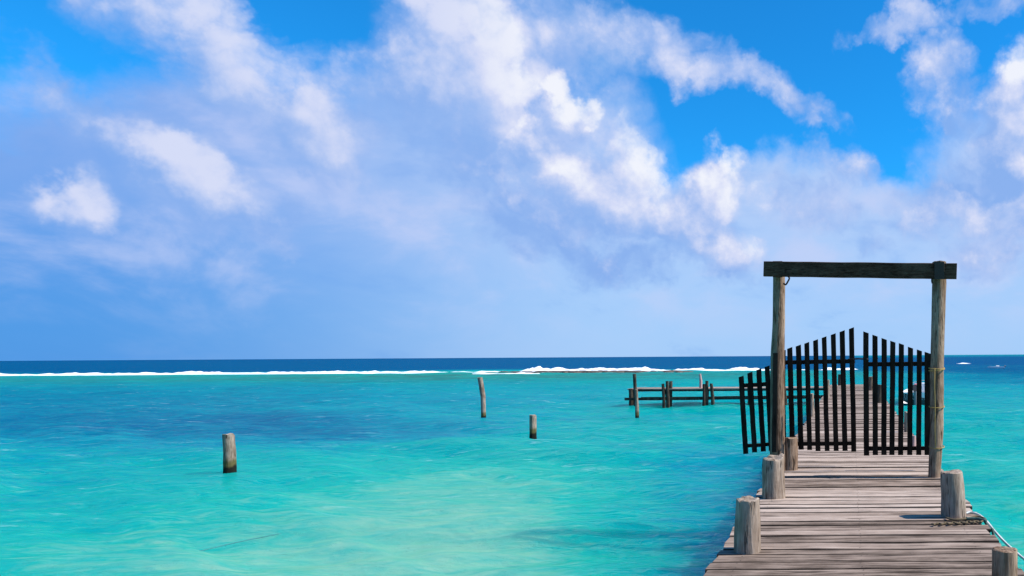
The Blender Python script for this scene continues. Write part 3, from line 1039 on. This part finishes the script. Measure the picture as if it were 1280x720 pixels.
# ------------------------------------------------------------------ posts standing in the water
def water_post(pxt, pyt, pxb, pyb, wpx, label, seed, Z=None, mid=0.0, chip=0.03, name='mooring_post', mat='wet', group='lone posts standing in the lagoon', wt=None):
    g = G(pxb, pyb, 0)
    Z = Z or g.y
    base, t = P(pxb, pyb, Z), P(pxt, pyt, Z)
    r = 0.5 * wpx / F * Z
    rt = 0.5 * (wt or wpx * 0.92) / F * Z
    b = MB()
    d = t - base
    b.log([d * -0.25 * (1.2 / max(.3, d.z)) , (0, 0, 0), (d.x * 0.55 + mid, 0.01, d.z * 0.55), d], [r * 1.05, r * 1.02, (r + rt) / 2, rt], seed=seed, n=20, rings=26, rough=0.07, chip=chip)
    o = b.build(name, M[mat], None, (base.x, Z, 0))
    return tag(o, label, 'post', group)


water_post(285.5, 543, 287, 593.5, 13.5, 'stout cracked log post alone in turquoise water at left', 31, chip=0.05)
water_post(600, 472, 604.5, 525.5, 5.8, 'tall crooked bleached post standing farthest out in the lagoon', 32, mid=0.05)
water_post(666, 518.5, 666.5, 548.5, 8.2, 'short upright post standing between the tall post and the pier', 33)
water_post(795.5, 487, 796.5, 525, 4.8, 'slim tilted pole standing in front of the far jetty', 34, wt=3.6)


# ------------------------------------------------------------------ the far jetty
def build_jetty():
    Zf, Zb = 37.0, 38.6
    x0 = (784 - CX) / F * Zf
    root = empty('jetty', (x0 * 0.5, Zf, 0), 'low far jetty of thin planks on clustered dark piles left of the pier', 'jetty')
    o = root.location
    b = MB()
    yb = Zf
    i = 0
    while yb < Zb:
        b.plank(Vector((x0 + 0.02 * (i % 3), yb + 0.12, DECK - 0.02)) - o, Vector((XL - 0.02, yb + 0.12, DECK - 0.02)) - o, 0.22, 0.06, seed=i, seg=6, wob=0.006, side=(0, 1, 0))
        yb += 0.24
        i += 1
    b.build('deck', M['deck'], root)
    b = MB()
    b.plank(Vector((x0 + 0.2, Zf + 0.10, DECK - 0.095)) - o, Vector((XL - 0.02, Zf + 0.10, DECK - 0.095)) - o, 0.09, 0.08, seg=5, wob=0.004)
    b.build('bearer', M['pile'], root)
    b = MB()
    b.plank(Vector((x0 - 0.1, Zf - 0.12, 0.40)) - o, Vector((XL - 0.02, Zf - 0.12, 0.42)) - o, 0.08, 0.13, seg=6, wob=0.012)
    b.plank(Vector((x0 + 0.3, Zb - 0.25, 0.36)) - o, Vector((XL - 0.02, Zb - 0.25, 0.40)) - o, 0.08, 0.11, seg=6, wob=0.012)
    b.build('brace_beam', M['pile'], root)
    for k, (px, pyt, w, Z) in enumerate(((788.5, 486, 6, Zf + .05), (793, 467.5, 4.6, Zf - .22), (793.5, 487, 6, Zf + .5), (828.5, 480, 4, Zf - .25), (834, 476.5, 4.5, Zf - .2), (838.5, 476.5, 4.5, Zf + .1), (833, 486, 5, Zb - .4),
                                          (880, 480, 4, Zf - .25), (883.5, 476, 4, Zf - .2), (889, 479.5, 4.5, Zf - .18), (884, 487, 5, Zb - .4),
                                          (936, 483, 4.5, Zf - .2), (980, 484, 5, Zf - .2))):
        t = P(px, pyt, Z)
        p = MB()
        ln = 0.05 * math.sin(k * 2.3)
        p.log([Vector((t.x + ln * 2, Z, -1.2)) - o, Vector((t.x + ln + 0.02, Z, 0.4)) - o, t - o], [0.5 * w / F * Z * 1.05, 0.5 * w / F * Z, 0.5 * w / F * Z * .9], seed=60 + k, n=12, rings=10, rough=0.06, chip=0.03)
        p.build('pile', M['pile'], root)
    # a faded pinkish post rising from the jetty
    t = P(875.8, 467.5, Zf + 0.5)
    p = MB()
    p.log([(0, 0, -0.02), (0.01, 0, 0.35), (-0.03, 0, t.z - DECK)], [0.075, 0.07, 0.055], seed=77, n=12, rings=8, chip=0.03)
    tag(p.build('jetty_post', M['cloth'], None, (t.x, Zf + 0.5, DECK)), 'thin pinkish post standing up from the far jetty deck', 'post')


build_jetty()


# ------------------------------------------------------------------ boats
def hull_mesh(L, B, H, m_out, m_in, parent, stripe=0.45):
    """Open skiff: stern at y=0, bow at y=L, keel on z=-0.15."""
    b = MB()
    n = 14
    prof = []
    for i in range(n + 1):
        f = i / n
        wid = B / 2 * (1 - max(0, (f - 0.45) / 0.55) ** 2.2) * (0.92 + 0.08 * min(1, f * 3))
        sheer = H * (1 + 0.35 * f ** 2)
        kz = -0.15 + 0.35 * H * max(0, (f - 0.7) / 0.3) ** 2
        y = L * f
        wid = max(wid, 0.02)
        prof.append([(0, y, kz), (wid * 0.72, y, kz + 0.10), (wid * 0.93, y, kz + (sheer - kz) * stripe), (wid, y, sheer), (wid - min(.07, wid * .5), y, sheer), (wid * 0.86 - min(.06, wid * .4), y, kz + 0.22), (0, y, kz + 0.18)])
    for sgn in (1, -1):
        vs = [(x * sgn, y, z) for r in prof for x, y, z in r]
        for k in range(6):
            fs = []
            for i in range(n):
                q = (i * 7 + k, (i + 1) * 7 + k, (i + 1) * 7 + k + 1, i * 7 + k + 1)
                fs.append(q if sgn > 0 else q[::-1])
            b.add(vs, fs, 0 if k in (0, 1) else 1, True)
    # transom
    r = prof[0]
    pts = [(x, y, z) for x, y, z in r[:4]] + [(-x, y, z) for x, y, z in r[3:0:-1]]
    b.add(pts, [(0, 1, 2, 4, 5)], 0)
    b.add([r[2], r[3], (-r[3][0], r[3][1], r[3][2]), (-r[2][0], r[2][1], r[2][2])], [(0, 1, 2, 3)], 1)
    b.add([(x, y + 0.05, z) for x, y, z in [r[2], r[3], (-r[3][0], r[3][1], r[3][2]), (-r[2][0], r[2][1], r[2][2])]], [(3, 2, 1, 0)], 1)
    b.build('hull', [m_out, m_in], parent)


def moored_boat():
    g = G(1146, 506, 0)
    root = empty('skiff', (g.x, g.y, 0.0), 'small white skiff with dark hull and red outboard moored right of the pier', 'boat')
    root.rotation_euler = (0, 0, R(-14))
    hull_mesh(5.2, 1.9, 0.62, M['hullgreen'], M['white'], root, 0.52)
    for y in (1.2, 2.6):
        b = MB()
        b.plank((-0.72, y, 0.42), (0.72, y, 0.42), 0.26, 0.05, side=(0, 1, 0))
        b.build('thwart', M['white'], root)
    b = MB()                                          # raised white cuddy and windscreen forward
    b.plank((0, 1.6, 0.70), (0, 2.9, 0.70), 0.9, 0.62, side=(1, 0, 0), bev=0.1)
    b.build('console', M['white'], root)
    b = MB()
    b.plank((-0.05, -0.28, 0.86), (-0.05, 0.16, 0.90), 0.28, 0.34, side=(1, 0, 0), bev=0.08)
    mo = b.build('outboard_motor', M['red'], root)
    b = MB()
    b.plank((-0.05, -0.12, 0.72), (-0.05, -0.10, -0.35), 0.12, 0.14, side=(1, 0, 0), bev=0.02)
    b.plank((-0.05, -0.05, 0.62), (-0.05, 0.10, 0.62), 0.2, 0.2, side=(1, 0, 0), bev=0.02)
    b.build('motor_leg', M['grey'], mo)
    for s in (-0.8, 0.8):
        b = MB()
        b.tube(smooth_curve([(s, 3.2, 0.72), (s, 3.2, 0.95), (s * 0.55, 4.4, 1.05), (s * .1, 5.0, 1.08)], 5), 0.018)
        b.build('grab_rail', M['grey'], root)


def far_boat():
    g = G(1246, 460.6, 0)
    root = empty('motorboat', (g.x + 1.45, g.y, 0.02), 'small white motorboat far out to the right of the gate', 'boat')
    root.rotation_euler = (0, 0, R(82))
    hull_mesh(3.0, 1.2, 0.30, M['white'], M['white'], root, 0.5)
    b = MB()
    b.plank((0, 1.0, 0.34), (0, 1.55, 0.36), 0.5, 0.34, side=(1, 0, 0), bev=0.06)
    b.build('console', M['white'], root)
    b = MB()
    b.plank((0, -0.18, 0.38), (0, 0.1, 0.40), 0.22, 0.26, side=(1, 0, 0), bev=0.05)
    b.build('outboard_motor', M['grey'], root)


moored_boat()
far_boat()
